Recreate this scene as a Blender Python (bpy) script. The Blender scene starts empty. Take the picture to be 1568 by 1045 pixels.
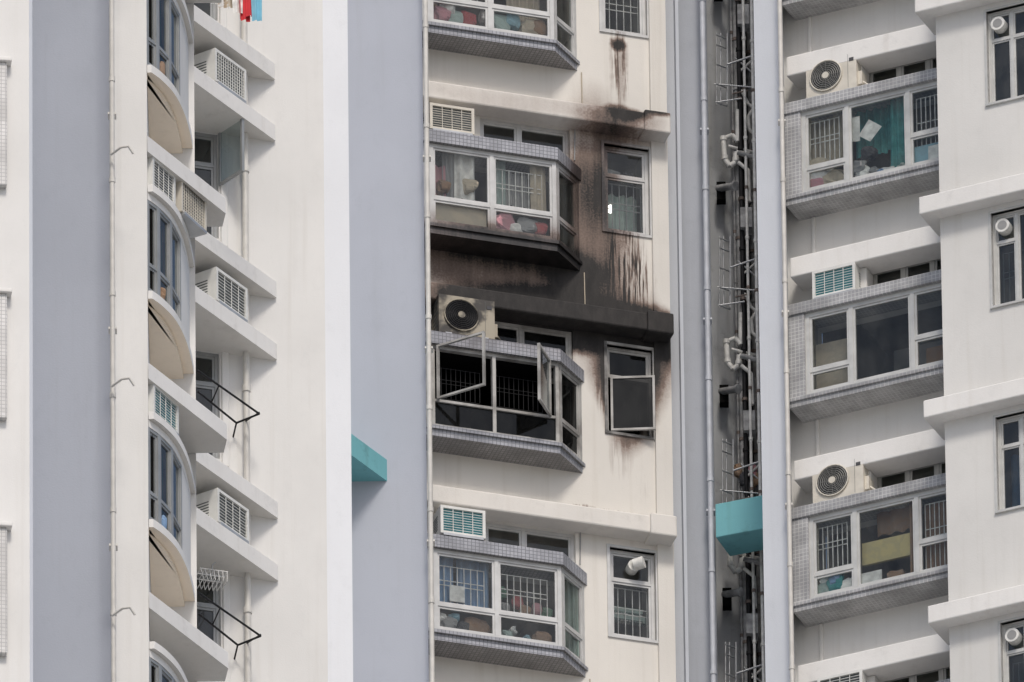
import bpy, math, random
from mathutils import Matrix, Vector
random.seed(7)
scene=bpy.context.scene
rad=math.radians
# ------------------------------------------------------------------ camera
F_PX=38330.0; CAM=Vector((0,0,1.6)); PITCH=rad(30); ROLL=-0.0122
cd=bpy.data.cameras.new("camera"); cam=bpy.data.objects.new("camera",cd); scene.collection.objects.link(cam)
RC=Matrix.Rotation(rad(90)+PITCH,4,'X')@Matrix.Rotation(ROLL,4,'Z')
cam.matrix_world=Matrix.Translation(CAM)@RC
cd.sensor_width=36; cd.lens=F_PX/1568*36; cd.clip_start=1; cd.clip_end=6000
scene.camera=cam
R3=RC.to_3x3()
def ray(px,py): return (R3@Vector(((px-784)/F_PX,(522.5-py)/F_PX,-1))).normalized()
def pt(px,dist,py=522.5):
    r=ray(px,py); return CAM+r*(dist*math.cos(PITCH)/r.y)
class Frame:
    """facade frame: x along wall, y into the building, z up"""
    def __init__(s,px,py,dist,a):
        s.M=Matrix.Translation(pt(px,dist,py))@Matrix.Rotation(rad(a),4,'Z'); s.I=s.M.inverted(); s.a=a
    def P(s,px,py,e=0.0):
        o=s.I@CAM; d=s.I.to_3x3()@ray(px,py); t=(-e-o.y)/d.y; p=o+d*t; return p.x,p.z
    def H(s,px,py,z):
        o=s.I@CAM; d=s.I.to_3x3()@ray(px,py); t=(z-o.z)/d.z; p=o+d*t; return Vector((p.x,p.y,z))
    def L(s,w): return s.I@w
# ------------------------------------------------------------------ materials
def newmat(n):
    m=bpy.data.materials.new(n); m.use_nodes=True; nt=m.node_tree; b=nt.nodes['Principled BSDF']; return m,nt,b
def N(nt,t,**k):
    n=nt.nodes.new(t)
    for a,v in k.items(): setattr(n,a,v)
    return n
def mixc(nt,f,a,b,bt='MIX'):
    n=N(nt,'ShaderNodeMix',data_type='RGBA',blend_type=bt)
    for i,v in ((0,f),(6,a),(7,b)):
        if isinstance(v,bpy.types.NodeSocket): nt.links.new(v,n.inputs[i])
        elif i==0: n.inputs[0].default_value=v
        else: n.inputs[i].default_value=(*v,1) if len(v)==3 else v
    return n.outputs[2]
def mrange(nt,s,a,b,c,d,sm=True):
    n=N(nt,'ShaderNodeMapRange'); 
    if sm: n.interpolation_type='SMOOTHSTEP'
    nt.links.new(s,n.inputs[0]); n.inputs[1].default_value=a; n.inputs[2].default_value=b; n.inputs[3].default_value=c; n.inputs[4].default_value=d
    return n.outputs[0]
def noise(nt,scale=(1,1,1),s=1,det=4,rough=.55):
    tc=N(nt,'ShaderNodeTexCoord'); mp=N(nt,'ShaderNodeMapping'); mp.inputs['Scale'].default_value=scale
    nt.links.new(tc.outputs['Object'],mp.inputs[0]); n=N(nt,'ShaderNodeTexNoise'); n.inputs['Scale'].default_value=s
    n.inputs['Detail'].default_value=det; n.inputs['Roughness'].default_value=rough; nt.links.new(mp.outputs[0],n.inputs[0]); return n
def math2(nt,op,a,b):
    n=N(nt,'ShaderNodeMath',operation=op)
    for i,v in enumerate((a,b)):
        if isinstance(v,bpy.types.NodeSocket): nt.links.new(v,n.inputs[i])
        else: n.inputs[i].default_value=v
    return n.outputs[0]
# facade frames
G=Frame(660,900,300,17.5)
R=Frame(1210,940,300,-23.9)
D=Frame(226,445,266.5,0)
E=Frame(420,548,276,17.5)
A=Frame(40,500,260.5,8)
FF=Frame(597,737,299.3,0)
HH=2.8
# soot node group (real fire residue on the burnt tower, in facade metres)
def soot_group():
    g=bpy.data.node_groups.new('fire_soot','ShaderNodeTree'); g.interface.new_socket('Soot',in_out='OUTPUT',socket_type='NodeSocketFloat')
    out=N(g,'NodeGroupOutput'); tc=N(g,'ShaderNodeTexCoord'); sp=N(g,'ShaderNodeSeparateXYZ'); g.links.new(tc.outputs['Object'],sp.inputs[0])
    cb=N(g,'ShaderNodeCombineXYZ'); g.links.new(sp.outputs[0],cb.inputs[0]); g.links.new(sp.outputs[2],cb.inputs[1])
    pos=cb.outputs[0]
    for s,am in ((1.7,.18),(14,.05)):
        n=N(g,'ShaderNodeTexNoise'); n.inputs['Scale'].default_value=s; n.inputs['Detail'].default_value=5; g.links.new(tc.outputs['Object'],n.inputs[0])
        v=N(g,'ShaderNodeVectorMath',operation='SUBTRACT'); g.links.new(n.outputs['Color'],v.inputs[0]); v.inputs[1].default_value=(.5,.5,.5)
        w=N(g,'ShaderNodeVectorMath',operation='MULTIPLY'); g.links.new(v.outputs[0],w.inputs[0]); w.inputs[1].default_value=(am,am,0)
        q=N(g,'ShaderNodeVectorMath',operation='ADD'); g.links.new(pos,q.inputs[0]); g.links.new(w.outputs[0],q.inputs[1]); pos=q.outputs[0]
    def blobsum(blobs):
        tot=None
        for px,py,rx,ry,s in blobs:
            u,z=G.P(px,py,0.02)
            a=N(g,'ShaderNodeVectorMath',operation='SUBTRACT'); g.links.new(pos,a.inputs[0]); a.inputs[1].default_value=(u,z,0)
            b=N(g,'ShaderNodeVectorMath',operation='MULTIPLY'); g.links.new(a.outputs[0],b.inputs[0]); b.inputs[1].default_value=(122/rx,111/ry,0)
            l=N(g,'ShaderNodeVectorMath',operation='LENGTH'); g.links.new(b.outputs[0],l.inputs[0])
            m=mrange(g,l.outputs['Value'],1.35,.3,0,s)
            tot=m if tot is None else math2(g,'ADD',tot,m)
        return tot
    tot=blobsum([(700,480,100,36,.8),(800,484,125,46,1.4),(890,490,100,42,1.4),(985,508,62,38,1.4),(966,548,64,90,1.5),(962,632,38,60,1.0),
           (770,415,200,64,.66),(905,350,64,120,.62),(908,240,46,110,.52),(950,290,44,130,.22),(890,440,60,45,.35),(962,205,50,26,.4),
           (957,180,38,18,1.3),(1003,188,20,10,1.0),(952,105,9,60,.35),(948,68,13,10,.9),(790,172,190,18,.20),
           (690,372,90,26,.25),(800,395,120,26,.40),(1022,520,14,44,.6),(700,560,50,60,.2),(885,505,40,36,.8),(800,540,120,30,.25),(880,420,40,40,.3)])
    st=noise(g,(9,3,.6),1,4); f=mrange(g,st.outputs[0],.35,.65,.90,1.10)
    sp2=noise(g,(1,1,1),38,3); f2=mrange(g,sp2.outputs[0],.35,.65,.92,1.08)
    tot=math2(g,'MULTIPLY',math2(g,'MULTIPLY',tot,f),f2)
    s2=noise(g,(22,3,1.1),1,4,.65); k2=mrange(g,s2.outputs[0],.45,.6,0,1)
    run=blobsum([(960,412,32,75,.8),(950,100,16,70,.55),(985,430,16,50,.4),(950,702,22,34,.22),(922,600,12,50,.35),(985,735,14,40,.15),(960,792,55,8,.9),(880,775,40,6,.7),(690,800,30,20,.2)])
    tot=math2(g,'ADD',tot,math2(g,'MULTIPLY',run,k2))
    g.links.new(tot,out.inputs[0]); return g
SOOT=soot_group()
def add_soot(nt,col,b):
    gn=N(nt,'ShaderNodeGroup'); gn.node_tree=SOOT; s=gn.outputs[0]
    f1=mrange(nt,s,.04,.62,0,1,False); f2=mrange(nt,s,.5,1.05,0,.985,False)
    nz=noise(nt,(3,3,1.2),2.5,6,.7); blk=mixc(nt,mrange(nt,nz.outputs[0],.35,.7,0,1),(.008,.0075,.0075),(.026,.023,.022))
    c=mixc(nt,f1,col,mixc(nt,1,col,(.33,.25,.22),'MULTIPLY')); c=mixc(nt,f2,c,blk); return c
def paint(name,col,rough=.75,var=.06,streak=.05,soot=False,bump=.15,warm=(.66,.62,.56),dirt=.0):
    m,nt,b=newmat(name)
    n1=noise(nt,(1,1,1),.7,5); c=mixc(nt,mrange(nt,n1.outputs[0],.3,.7,0,1),tuple(x*(1-var) for x in col),tuple(min(1,x*(1+var*.6)) for x in col))
    n2=noise(nt,(9,9,.35),1,5); c=mixc(nt,mrange(nt,n2.outputs[0],.5,.8,0,streak*4),c,tuple(x*y for x,y in zip(col,warm)))
    n3=noise(nt,(1,1,1),30,3); c=mixc(nt,mrange(nt,n3.outputs[0],.62,.75,0,.10),c,tuple(x*.6 for x in col))
    n6=noise(nt,(1.3,1.3,.8),3.5,8,.75); c=mixc(nt,mrange(nt,n6.outputs[0],.5,.72,0,.14),c,tuple(x*.68 for x in col))
    if dirt>0:
        n5=noise(nt,(2,2,2),2.2,6,.7); c=mixc(nt,mrange(nt,n5.outputs[0],.52,.75,0,dirt),c,tuple(x*.35 for x in col))
    if soot: c=add_soot(nt,c,b)
    nt.links.new(c,b.inputs['Base Color']); b.inputs['Roughness'].default_value=rough
    n4=noise(nt,(1,1,1),55,3); bp=N(nt,'ShaderNodeBump'); bp.inputs['Strength'].default_value=bump; bp.inputs['Distance'].default_value=.01
    nt.links.new(n4.outputs[0],bp.inputs['Height']); nt.links.new(bp.outputs[0],b.inputs['Normal']); return m
def tiles(name,c1,c2,mortar,size=.048,soot=False):
    m,nt,b=newmat(name); tc=N(nt,'ShaderNodeTexCoord'); sp=N(nt,'ShaderNodeSeparateXYZ'); nt.links.new(tc.outputs['Object'],sp.inputs[0])
    y=math2(nt,'ADD',sp.outputs[1],sp.outputs[2]); cb=N(nt,'ShaderNodeCombineXYZ'); nt.links.new(sp.outputs[0],cb.inputs[0]); nt.links.new(y,cb.inputs[1])
    br=N(nt,'ShaderNodeTexBrick'); br.offset=0; br.inputs['Scale'].default_value=1; br.inputs['Brick Width'].default_value=size; br.inputs['Row Height'].default_value=size
    br.inputs['Mortar Size'].default_value=.0045; br.inputs['Color1'].default_value=(*c1,1); br.inputs['Color2'].default_value=(*c2,1); br.inputs['Mortar'].default_value=(*mortar,1)
    nt.links.new(cb.outputs[0],br.inputs[0]); c=br.outputs[0]
    n=noise(nt,(1,1,1),3,6); c=mixc(nt,mrange(nt,n.outputs[0],.35,.7,0,.55),c,tuple(x*.5 for x in c1))
    if soot: c=add_soot(nt,c,b)
    nt.links.new(c,b.inputs['Base Color']); b.inputs['Roughness'].default_value=.45; return m
def plain(name,col,rough=.5,metal=0,soot=False,var=.12,sc=5,col2=None,spec=.5,w=.04):
    m,nt,b=newmat(name); n=noise(nt,(1,1,1),sc,4); c=mixc(nt,mrange(nt,n.outputs[0],.3 if not col2 else .5-w,.7 if not col2 else .5+w,0,1),tuple(x*(1-var) for x in col),col2 or tuple(min(1,x*(1+var*.5)) for x in col))
    if soot: c=add_soot(nt,c,b)
    nt.links.new(c,b.inputs['Base Color']); b.inputs['Roughness'].default_value=rough; b.inputs['Metallic'].default_value=metal; b.inputs['Specular IOR Level'].default_value=spec; return m
def glassm(name,tint,dirt=.06,refl=1.0):
    m,nt,b=newmat(name); nt.nodes.remove(b); out=nt.nodes['Material Output']
    tr=N(nt,'ShaderNodeBsdfTransparent'); tr.inputs[0].default_value=(*tint,1); gl=N(nt,'ShaderNodeBsdfGlossy'); gl.inputs['Roughness'].default_value=.03
    gl.inputs[0].default_value=(.9,.95,.97,1)
    fr=N(nt,'ShaderNodeFresnel'); fr.inputs[0].default_value=1.55; m1=N(nt,'ShaderNodeMixShader')
    n=noise(nt,(1,1,1),1.5,2); bp=N(nt,'ShaderNodeBump'); bp.inputs['Strength'].default_value=.05; nt.links.new(n.outputs[0],bp.inputs['Height']); nt.links.new(bp.outputs[0],gl.inputs['Normal'])
    nt.links.new(math2(nt,'MULTIPLY',fr.outputs[0],refl),m1.inputs[0]); nt.links.new(tr.outputs[0],m1.inputs[1]); nt.links.new(gl.outputs[0],m1.inputs[2])
    df=N(nt,'ShaderNodeBsdfDiffuse'); df.inputs[0].default_value=(.45,.45,.42,1); m2=N(nt,'ShaderNodeMixShader')
    n=noise(nt,(2,2,1),2,5); nt.links.new(mrange(nt,n.outputs[0],.3,.75,dirt*.3,dirt*2),m2.inputs[0]); nt.links.new(m1.outputs[0],m2.inputs[1]); nt.links.new(df.outputs[0],m2.inputs[2])
    nt.links.new(m2.outputs[0],out.inputs[0]); return m
M_={}
M_['cream']=paint('cream_wall_paint',(.70,.67,.62),soot=True,streak=.06)
M_['creamL']=paint('off_white_wall_paint',(.73,.72,.70))
M_['white']=paint('white_ledge_paint',(.77,.755,.73),dirt=.16)
M_['gledge']=paint('cornice_paint',(.70,.67,.625),soot=True,dirt=.18)
M_['bright']=paint('lit_corner_paint',(.77,.79,.83),var=.03,streak=.02)  # paler than the walls: light caught by corner faces, put into the colour
M_['blue']=paint('blue_grey_wall_paint',(.42,.445,.505),var=.04,streak=.03)
M_['blue2']=paint('pale_blue_grey_paint',(.54,.565,.61),var=.04,streak=.04)
M_['bluem']=paint('mid_blue_grey_paint',(.38,.40,.44),var=.06,streak=.06,dirt=.1)
M_['rwall']=paint('grey_white_wall_paint',(.67,.66,.635),streak=.06)
M_['peach']=paint('peach_soffit_paint',(.84,.74,.61),var=.05)
M_['soff']=paint('soffit_paint',(.66,.64,.60),var=.08,dirt=.15)
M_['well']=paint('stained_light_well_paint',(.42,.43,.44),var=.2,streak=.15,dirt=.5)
M_['welld']=paint('shade_dark_well_paint',(.10,.10,.105),var=.3,dirt=.5)  # near-black base: shade of the deep well recess put into the colour
M_['tile']=tiles('grey_mosaic_tile',(.32,.33,.365),(.42,.43,.465),(.16,.16,.18),soot=True)
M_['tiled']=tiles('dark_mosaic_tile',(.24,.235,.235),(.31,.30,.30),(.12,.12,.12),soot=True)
M_['tileR']=tiles('grey_mosaic_tile_light',(.33,.33,.34),(.40,.40,.41),(.58,.58,.57),.05)
M_['tileRd']=tiles('grey_mosaic_soffit_tile',(.32,.32,.32),(.40,.40,.40),(.50,.50,.50),.05)
M_['wtile']=tiles('white_mosaic_tile',(.66,.65,.63),(.72,.71,.70),(.42,.42,.42),.045)
M_['alu']=plain('aluminium_frame',(.56,.56,.55),.4,.1,soot=True)
M_['aluR']=plain('pale_aluminium_frame',(.56,.56,.54),.4,.1)
M_['alud']=plain('grey_aluminium_frame',(.33,.34,.34),.4,.2)
M_['burnf']=plain('smoke_stained_frame',(.26,.25,.235),.6,0,sc=3,col2=(.46,.45,.43),w=.15)
M_['burnd']=plain('burnt_sash_frame',(.06,.058,.055),.6,0,sc=4,col2=(.24,.23,.22),w=.15)
M_['glass']=glassm('window_glass',(.93,.95,.94),.04,.75)
M_['glassR']=glassm('clear_window_glass',(.93,.96,.95),.035,.7)
M_['glassd']=glassm('tinted_window_glass',(.55,.62,.62),.05,1.0)
M_['glassb']=glassm('sooty_glass',(.10,.10,.10),.015,.40)
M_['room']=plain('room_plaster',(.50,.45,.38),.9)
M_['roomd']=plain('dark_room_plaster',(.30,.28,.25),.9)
M_['char_unlit']=plain('char_and_unlit_black',(.008,.008,.008),.98,spec=0.02)  # burnt surfaces; also painted black for shade inside unburnt openings
M_['black']=plain('dark_rubber',(.02,.02,.022),.6,spec=.2)
M_['pipe']=plain('cream_pipe',(.62,.60,.56),.5)
M_['pipeb']=plain('painted_grey_pipe',(.50,.52,.56),.5)
M_['pipew']=plain('white_pvc_pipe',(.76,.75,.71),.45,var=.22,sc=9)
M_['pipeg']=plain('grey_iron_pipe',(.34,.34,.34),.6,var=.4,sc=9)
M_['rust']=plain('rusty_steel',(.20,.16,.14),.7,.3,var=.4,sc=12)
M_['teal']=paint('teal_paint',(.17,.44,.48),var=.08,dirt=.35,streak=.1)
M_['ac']=plain('ac_casing',(.64,.60,.52),.45)
M_['acw']=plain('ac_casing_white',(.72,.72,.69),.45)
M_['acd']=plain('ac_casing_smoked',(.05,.045,.04),.6,sc=2.6,col2=(.36,.32,.25),w=.08)
M_['coil']=plain('ac_coil',(.10,.11,.11),.5,.3)
M_['coilt']=plain('ac_coil_teal',(.035,.20,.23),.5,.2)
M_['steel']=plain('galvanised_steel',(.45,.46,.47),.35,.5)
M_['fan']=plain('fan_guard',(.20,.20,.19),.5,.3)
COL={'pink':(.66,.34,.38),'red':(.50,.09,.09),'tealc':(.06,.27,.27),'brown':(.38,.24,.15),'wht':(.80,.79,.76),'blu':(.26,.42,.66),'beige':(.66,.57,.44),
     'yel':(.75,.64,.32),'grn':(.16,.30,.20),'gry':(.40,.40,.40),'cyan':(.38,.62,.72),'dk':(.05,.05,.06),'mint':(.50,.62,.58)}
for k,c in COL.items(): M_['c_'+k]=plain('fabric_'+k,c,.85,var=.25,sc=9,col2=tuple(x*.62+.04 for x in c) if k not in('wht','tealc') else None)
m,nt,b=newmat('lit_lamp'); b.inputs['Emission Color'].default_value=(1,.97,.85,1); b.inputs['Emission Strength'].default_value=2.5; M_['bulb']=m
M_['lred']=plain('laundry_red',(.60,.03,.04),.8); M_['lcy']=plain('laundry_cyan',(.2,.5,.65),.8); M_['lw']=plain('laundry_striped',(.75,.74,.72),.8,sc=14,col2=(.45,.35,.25))
# ------------------------------------------------------------------ mesh builder
class MB:
    def __init__(s): s.v=[];s.f=[];s.m=[];s.mats=[];s.sm=[]
    def mi(s,k):
        if k not in s.mats: s.mats.append(k)
        return s.mats.index(k)
    def add(s,vs,fs,k,M=None,smooth=False):
        o=len(s.v); 
        for p in vs:
            p=Vector(p); s.v.append(M@p if M else p)
        i=s.mi(k)
        for f in fs: s.f.append([o+j for j in f]); s.m.append(i); s.sm.append(smooth)
    def box(s,x0,x1,y0,y1,z0,z1,k,M=None):
        s.add([(x0,y0,z0),(x1,y0,z0),(x1,y1,z0),(x0,y1,z0),(x0,y0,z1),(x1,y0,z1),(x1,y1,z1),(x0,y1,z1)],
              [(0,1,5,4),(1,2,6,5),(2,3,7,6),(3,0,4,7),(4,5,6,7),(3,2,1,0)],k,M)
    def prism(s,poly,z0,z1,k,kb=None,M=None):
        n=len(poly); vs=[(x,y,z0) for x,y in poly]+[(x,y,z1) for x,y in poly]
        ar=sum(poly[i][0]*poly[(i+1)%n][1]-poly[(i+1)%n][0]*poly[i][1] for i in range(n))
        sd=[(i,(i+1)%n,n+(i+1)%n,n+i) for i in range(n)]; top=tuple(range(n,2*n)); bot=tuple(reversed(range(n)))
        if ar<0: sd=[tuple(reversed(q)) for q in sd]; top=tuple(reversed(top)); bot=tuple(reversed(bot))
        s.add(vs,sd+[top],k,M); s.add(vs,[bot],kb or k,M)
    def quad(s,a,b,c,d,k,M=None): s.add([a,b,c,d],[(0,1,2,3)],k,M)
    def tube(s,p,r,k,n=10,M=None):
        p=[Vector(q) for q in p]
        for a,b in zip(p[:-1],p[1:]):
            d=(b-a); 
            if d.length<1e-6: continue
            q=d.to_track_quat('Z','Y').to_matrix(); vs=[]
            for c in (a,b):
                for i in range(n):
                    t=2*math.pi*i/n; vs.append(c+q@Vector((r*math.cos(t),r*math.sin(t),0)))
            s.add(vs,[(i,(i+1)%n,n+(i+1)%n,n+i) for i in range(n)],k,M,True); s.add(vs,[tuple(range(n,2*n)),tuple(reversed(range(n)))],k,M)
    def curtain(s,x0,x1,z0,z1,y,k,amp=.025,fold=.09,M=None):
        n=max(8,int((x1-x0)/fold*6)); vs=[]
        ph=random.random()*6
        for i in range(n+1):
            x=x0+(x1-x0)*i/n; yy=y+amp*math.sin(2*math.pi*(x-x0)/fold+ph+.8*math.sin(x*9))
            vs+= [(x,yy,z0+.01*math.sin(x*40)),(x+.01*math.sin(x*30),yy+.01,z1)]
        s.add(vs,[(2*i,2*i+2,2*i+3,2*i+1) for i in range(n)],k,M,True)
    def blob(s,c,r,k,M=None,seed=0):
        """crumpled bag / bedding / folded clothes"""
        rn=random.Random(seed*31+int(c[0]*97)); nu,nv=14,9; vs=[]; a=[rn.uniform(-.25,.25) for _ in range(6)]; p=rn.uniform(.35,.6)
        for j in range(nv+1):
            th=math.pi*j/nv
            for i in range(nu):
                ph=2*math.pi*i/nu; q=1+a[0]*math.sin(2*ph+a[1]*20)+a[2]*math.cos(3*ph+th*2)+a[3]*.6*math.sin(5*ph-th*3)+rn.uniform(-.10,.10)
                sx=math.sin(th)**p if 0<j<nv else 0
                cz=math.cos(th); cz=math.copysign(abs(cz)**.7,cz)
                cp,sp_=math.cos(ph),math.sin(ph); cp=math.copysign(abs(cp)**.7,cp); sp_=math.copysign(abs(sp_)**.7,sp_)
                vs.append((c[0]+r[0]*q*sx*cp,c[1]+r[1]*q*sx*sp_,c[2]+r[2]*cz*(1+a[4]*cp+rn.uniform(-.06,.06))))
        s.add(vs,[(j*nu+i,(j+1)*nu+i,(j+1)*nu+(i+1)%nu,j*nu+(i+1)%nu) for j in range(nv) for i in range(nu)],k,M,False)
    def wall(s,x0,x1,z0,z1,y,ops,k,reveal=.12,kr=None,front=0):
        xs=sorted(set([x0,x1]+[q for o in ops for q in o[:2] if x0<q<x1])); zs=sorted(set([z0,z1]+[q for o in ops for q in o[2:4] if z0<q<z1]))
        for i in range(len(xs)-1):
            for j in range(len(zs)-1):
                cx=(xs[i]+xs[i+1])/2; cz=(zs[j]+zs[j+1])/2
                if any(o[0]<cx<o[1] and o[2]<cz<o[3] for o in ops): continue
                s.quad((xs[i],y,zs[j]),(xs[i+1],y,zs[j]),(xs[i+1],y,zs[j+1]),(xs[i],y,zs[j+1]),k)
        for o in ops:
            a,b,c,d=o[:4]; y2=y+reveal; kk=kr or k
            s.quad((a,y,c),(a,y,d),(a,y2,d),(a,y2,c),kk); s.quad((b,y,d),(b,y,c),(b,y2,c),(b,y2,d),kk)
            s.quad((a,y,d),(b,y,d),(b,y2,d),(a,y2,d),kk); s.quad((b,y,c),(a,y,c),(a,y2,c),(b,y2,c),kk)
    def done(s,name,M=None,parent=None,bevel=0):
        me=bpy.data.meshes.new(name); me.from_pydata([tuple(v) for v in s.v],[],s.f)
        for k in s.mats: me.materials.append(M_[k])
        for p,i,sm in zip(me.polygons,s.m,s.sm): p.material_index=i; p.use_smooth=sm
        me.update(); ob=bpy.data.objects.new(name,me); scene.collection.objects.link(ob)
        if parent:
            ob.parent=parent; ob.matrix_parent_inverse=Matrix.Translation(-parent.location)
        ob.matrix_world=M or Matrix()
        if parent: ob.matrix_basis=M or Matrix()
        if bevel:
            b=ob.modifiers.new('b','BEVEL'); b.width=bevel; b.segments=2; b.limit_method='ANGLE'; b.angle_limit=rad(40)
        return ob
def empty(name,loc):
    e=bpy.data.objects.new(name,None); e.location=loc; scene.collection.objects.link(e); return e
def T(x,y,z): return Matrix.Translation((x,y,z))
def RZ(a): return Matrix.Rotation(rad(a),4,'Z')
def window(mb,M,w,h,cols,kf='alu',kg='glass',fw=.05,d=.07,sash=.028,skip=()):
    """cols: list of (x0,x1,[row fractions]) in metres"""
    mb.box(0,fw,0,d,0,h,kf,M); mb.box(w-fw,w,0,d,0,h,kf,M); mb.box(fw,w-fw,.003,d-.003,0,fw,kf,M); mb.box(fw,w-fw,.003,d-.003,h-fw,h,kf,M)
    for i,(a,b,rows) in enumerate(cols):
        x0=fw if i==0 else a+fw/2; x1=w-fw if i==len(cols)-1 else b-fw/2
        if i: mb.box(a-fw/2,a+fw/2,.002,d-.002,fw,h-fw,kf,M)
        zs=[fw]+[r*h for r in rows]+[h-fw]
        for j in range(len(zs)-1):
            z0=zs[j]+(fw*.4 if j else 0); z1=zs[j+1]-(fw*.4 if j<len(zs)-2 else 0)
            if j: mb.box(x0,x1,.005,d-.005,zs[j]-fw*.4,zs[j]+fw*.4,kf,M)
            if (i,j) in skip: continue
            s=sash
            if s>0:
                mb.box(x0,x0+s,.015,d-.02,z0,z1,kf,M); mb.box(x1-s,x1,.015,d-.02,z0,z1,kf,M); mb.box(x0+s,x1-s,.017,d-.022,z0,z0+s,kf,M); mb.box(x0+s,x1-s,.017,d-.022,z1-s,z1,kf,M)
            mb.quad((x0+s,.03,z0+s),(x1-s,.03,z0+s),(x1-s,.03,z1-s),(x0+s,.03,z1-s),kg,M)
def casement(mb,M,w,h,kf,kg,t=.04):
    mb.box(0,t,0,.035,0,h,kf,M); mb.box(w-t,w,0,.035,0,h,kf,M); mb.box(t,w-t,.002,.033,0,t,kf,M); mb.box(t,w-t,.002,.033,h-t,h,kf,M)
    if kg: mb.quad((t,.017,t),(w-t,.017,t),(w-t,.017,h-t),(t,.017,h-t),kg,M)
def grille(mb,M,x0,x1,z0,z1,k='c_wht',sp=.09,y=.14,t=.006):
    n=max(2,int((x1-x0)/sp)); 
    for i in range(n+1):
        x=x0+(x1-x0)*i/n; mb.box(x-t,x+t,y,y+.012,z0,z1,k,M)
    for f in (0,.5,.62,1):
        z=z0+(z1-z0)*f; mb.box(x0,x1,y+.013,y+.022,z-t,z+t,k,M)
def room(mb,x0,x1,y0,y1,z0,z1,k):
    mb.quad((x0,y1,z0),(x1,y1,z0),(x1,y1,z1),(x0,y1,z1),k); mb.quad((x0,y0,z0),(x0,y1,z0),(x0,y1,z1),(x0,y0,z1),k)
    mb.quad((x1,y1,z0),(x1,y0,z0),(x1,y0,z1),(x1,y1,z1),k); mb.quad((x0,y0,z1),(x0,y1,z1),(x1,y1,z1),(x1,y0,z1),k); mb.quad((x0,y0,z0),(x1,y0,z0),(x1,y1,z0),(x0,y1,z0),k)
# ------------------------------------------------------------------ air conditioners
def ac_window(M,w=.6,h=.40,d=.42,case='acw',coil='coil',vert=False,name='window_air_conditioner'):
    mb=MB(); mb.box(0,w,.03,d,0,h,case)
    f=.035
    mb.box(0,f,0,.03,0,h,case); mb.box(w-f,w,0,.03,0,h,case); mb.box(f,w-f,.001,.03,0,f,case); mb.box(f,w-f,.001,.03,h-f,h,case)
    mb.quad((f,.028,f),(w-f,.028,f),(w-f,.028,h-f),(f,.028,h-f),coil)
    n=9
    for i in range(1,n):
        z=f+(h-2*f)*i/n; mb.box(f,w-f,.012,.02,z-.0030,z+.0030,case)
    for i in range(1,4 if not vert else 12):
        x=f+(w-2*f)*i/(4 if not vert else 12); mb.box(x-.004,x+.004,.004,.011,f,h-f,case)
    for sx in (-.002,w+.0005):
        for i in range(6): mb.box(sx,sx+.0015,.12,.34,.1+i*.035,.115+i*.035,'coil')
    mb.box(.03,w-.03,-.02,d,-.035,-.002,'steel')
    mb.box(w*.55,w*.9,.1,d+.1,h+.001,h+.012,'steel')
    return mb.done(name,M,None,.006)
def ac_split(M,w=.78,h=.55,d=.3,case='ac',name='air_conditioner_outdoor_unit',guard='fan'):
    mb=MB(); mb.box(0,w,.012,d,0,h,case); cx,cz,r=w*.40,h*.5,h*.41
    n=32; vs=[(cx,0.006,cz)]+[(cx+r*math.cos(2*math.pi*i/n),.006,cz+r*math.sin(2*math.pi*i/n)) for i in range(n)]
    mb.add(vs,[(0,1+i,1+(i+1)%n) for i in range(n)],'black')
    for rr in [r*q for q in (1,.88,.76,.64,.52,.4,.28,.16)]:
        mb.tube([(cx+rr*math.cos(2*math.pi*i/24),-.004,cz+rr*math.sin(2*math.pi*i/24)) for i in range(25)],.007 if rr<r else .010,case if rr==r else guard,5)
    for i in range(8):
        t=math.pi*i/8; mb.tube([(cx-r*math.cos(t),-.008,cz-r*math.sin(t)),(cx+r*math.cos(t),-.008,cz+r*math.sin(t))],.003,guard,4)
    mb.tube([(cx,-.016,cz),(cx,0,cz)],.045,case,14)
    mb.box(w*.83,w*.835,.009,.012,.02,h-.02,'coil'); mb.box(w*.86,w*.95,.006,.012,h*.76,h*.85,'c_dk')
    mb.box(w,w+.05,.06,.22,.06,.24,case); mb.box(.08,.16,.0,d,-.04,-.001,'steel'); mb.box(w-.16,w-.08,.0,d,-.04,-.001,'steel')
    for i in range(8): mb.box(-.0015,-.0003,.06,d-.04,.06+i*.055,.085+i*.055,'coil')
    mb.tube([(w+.03,.1,.12),(w+.10,.12,.06),(w+.16,.2,.0),(w+.2,.32,.02)],.014,case,8)
    return mb.done(name,M,None,.008)
# ================================================================== FIRE-DAMAGED TOWER
gp=G.M.translation; tower=empty('fire_damaged_apartment_tower',(gp.x,gp.y,0))
eb=.38
u0=G.P(640,816,eb)[0]; uv=G.P(664,820,eb)[0]; u1=G.P(860,848,eb)[0]; u2=G.P(897,884,0)[0]
zt=G.P(668,820,eb)[1]; zt2=zt-.17; zs=G.P(668,965,eb)[1]; zb=zs-.135
ztr=G.P(745,797,0)[1]; utr0=G.P(742,800,0)[0]; utr1=G.P(881,812,0)[0]
zc1=G.P(668,742,.25)[1]; zc0=zc1-.24; uc1=G.P(1032,800,.25)[0]
uw0,zw1=G.P(933,838,0); uw1=G.P(1003,850,0)[0]; zw0=G.P(933,972,0)[1]
up=G.P(1006,900,0)[0]; ue=G.P(1031,900,0)[0]
um=G.P(761,860,eb)[0]
ca=math.degrees(math.atan2(eb,u2-u1)); cl=math.hypot(eb,u2-u1)
KS=range(-2,6)
zlo=-gp.z; zhi=22
ops=[]
for k in KS:
    o=k*HH; ops+= [(u0-.3,u2-.06,zs+o,zt2+o),(utr0,utr1,zt+.005+o,ztr+o),(uw0,uw1,zw0+o,zw1+o)]
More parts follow.
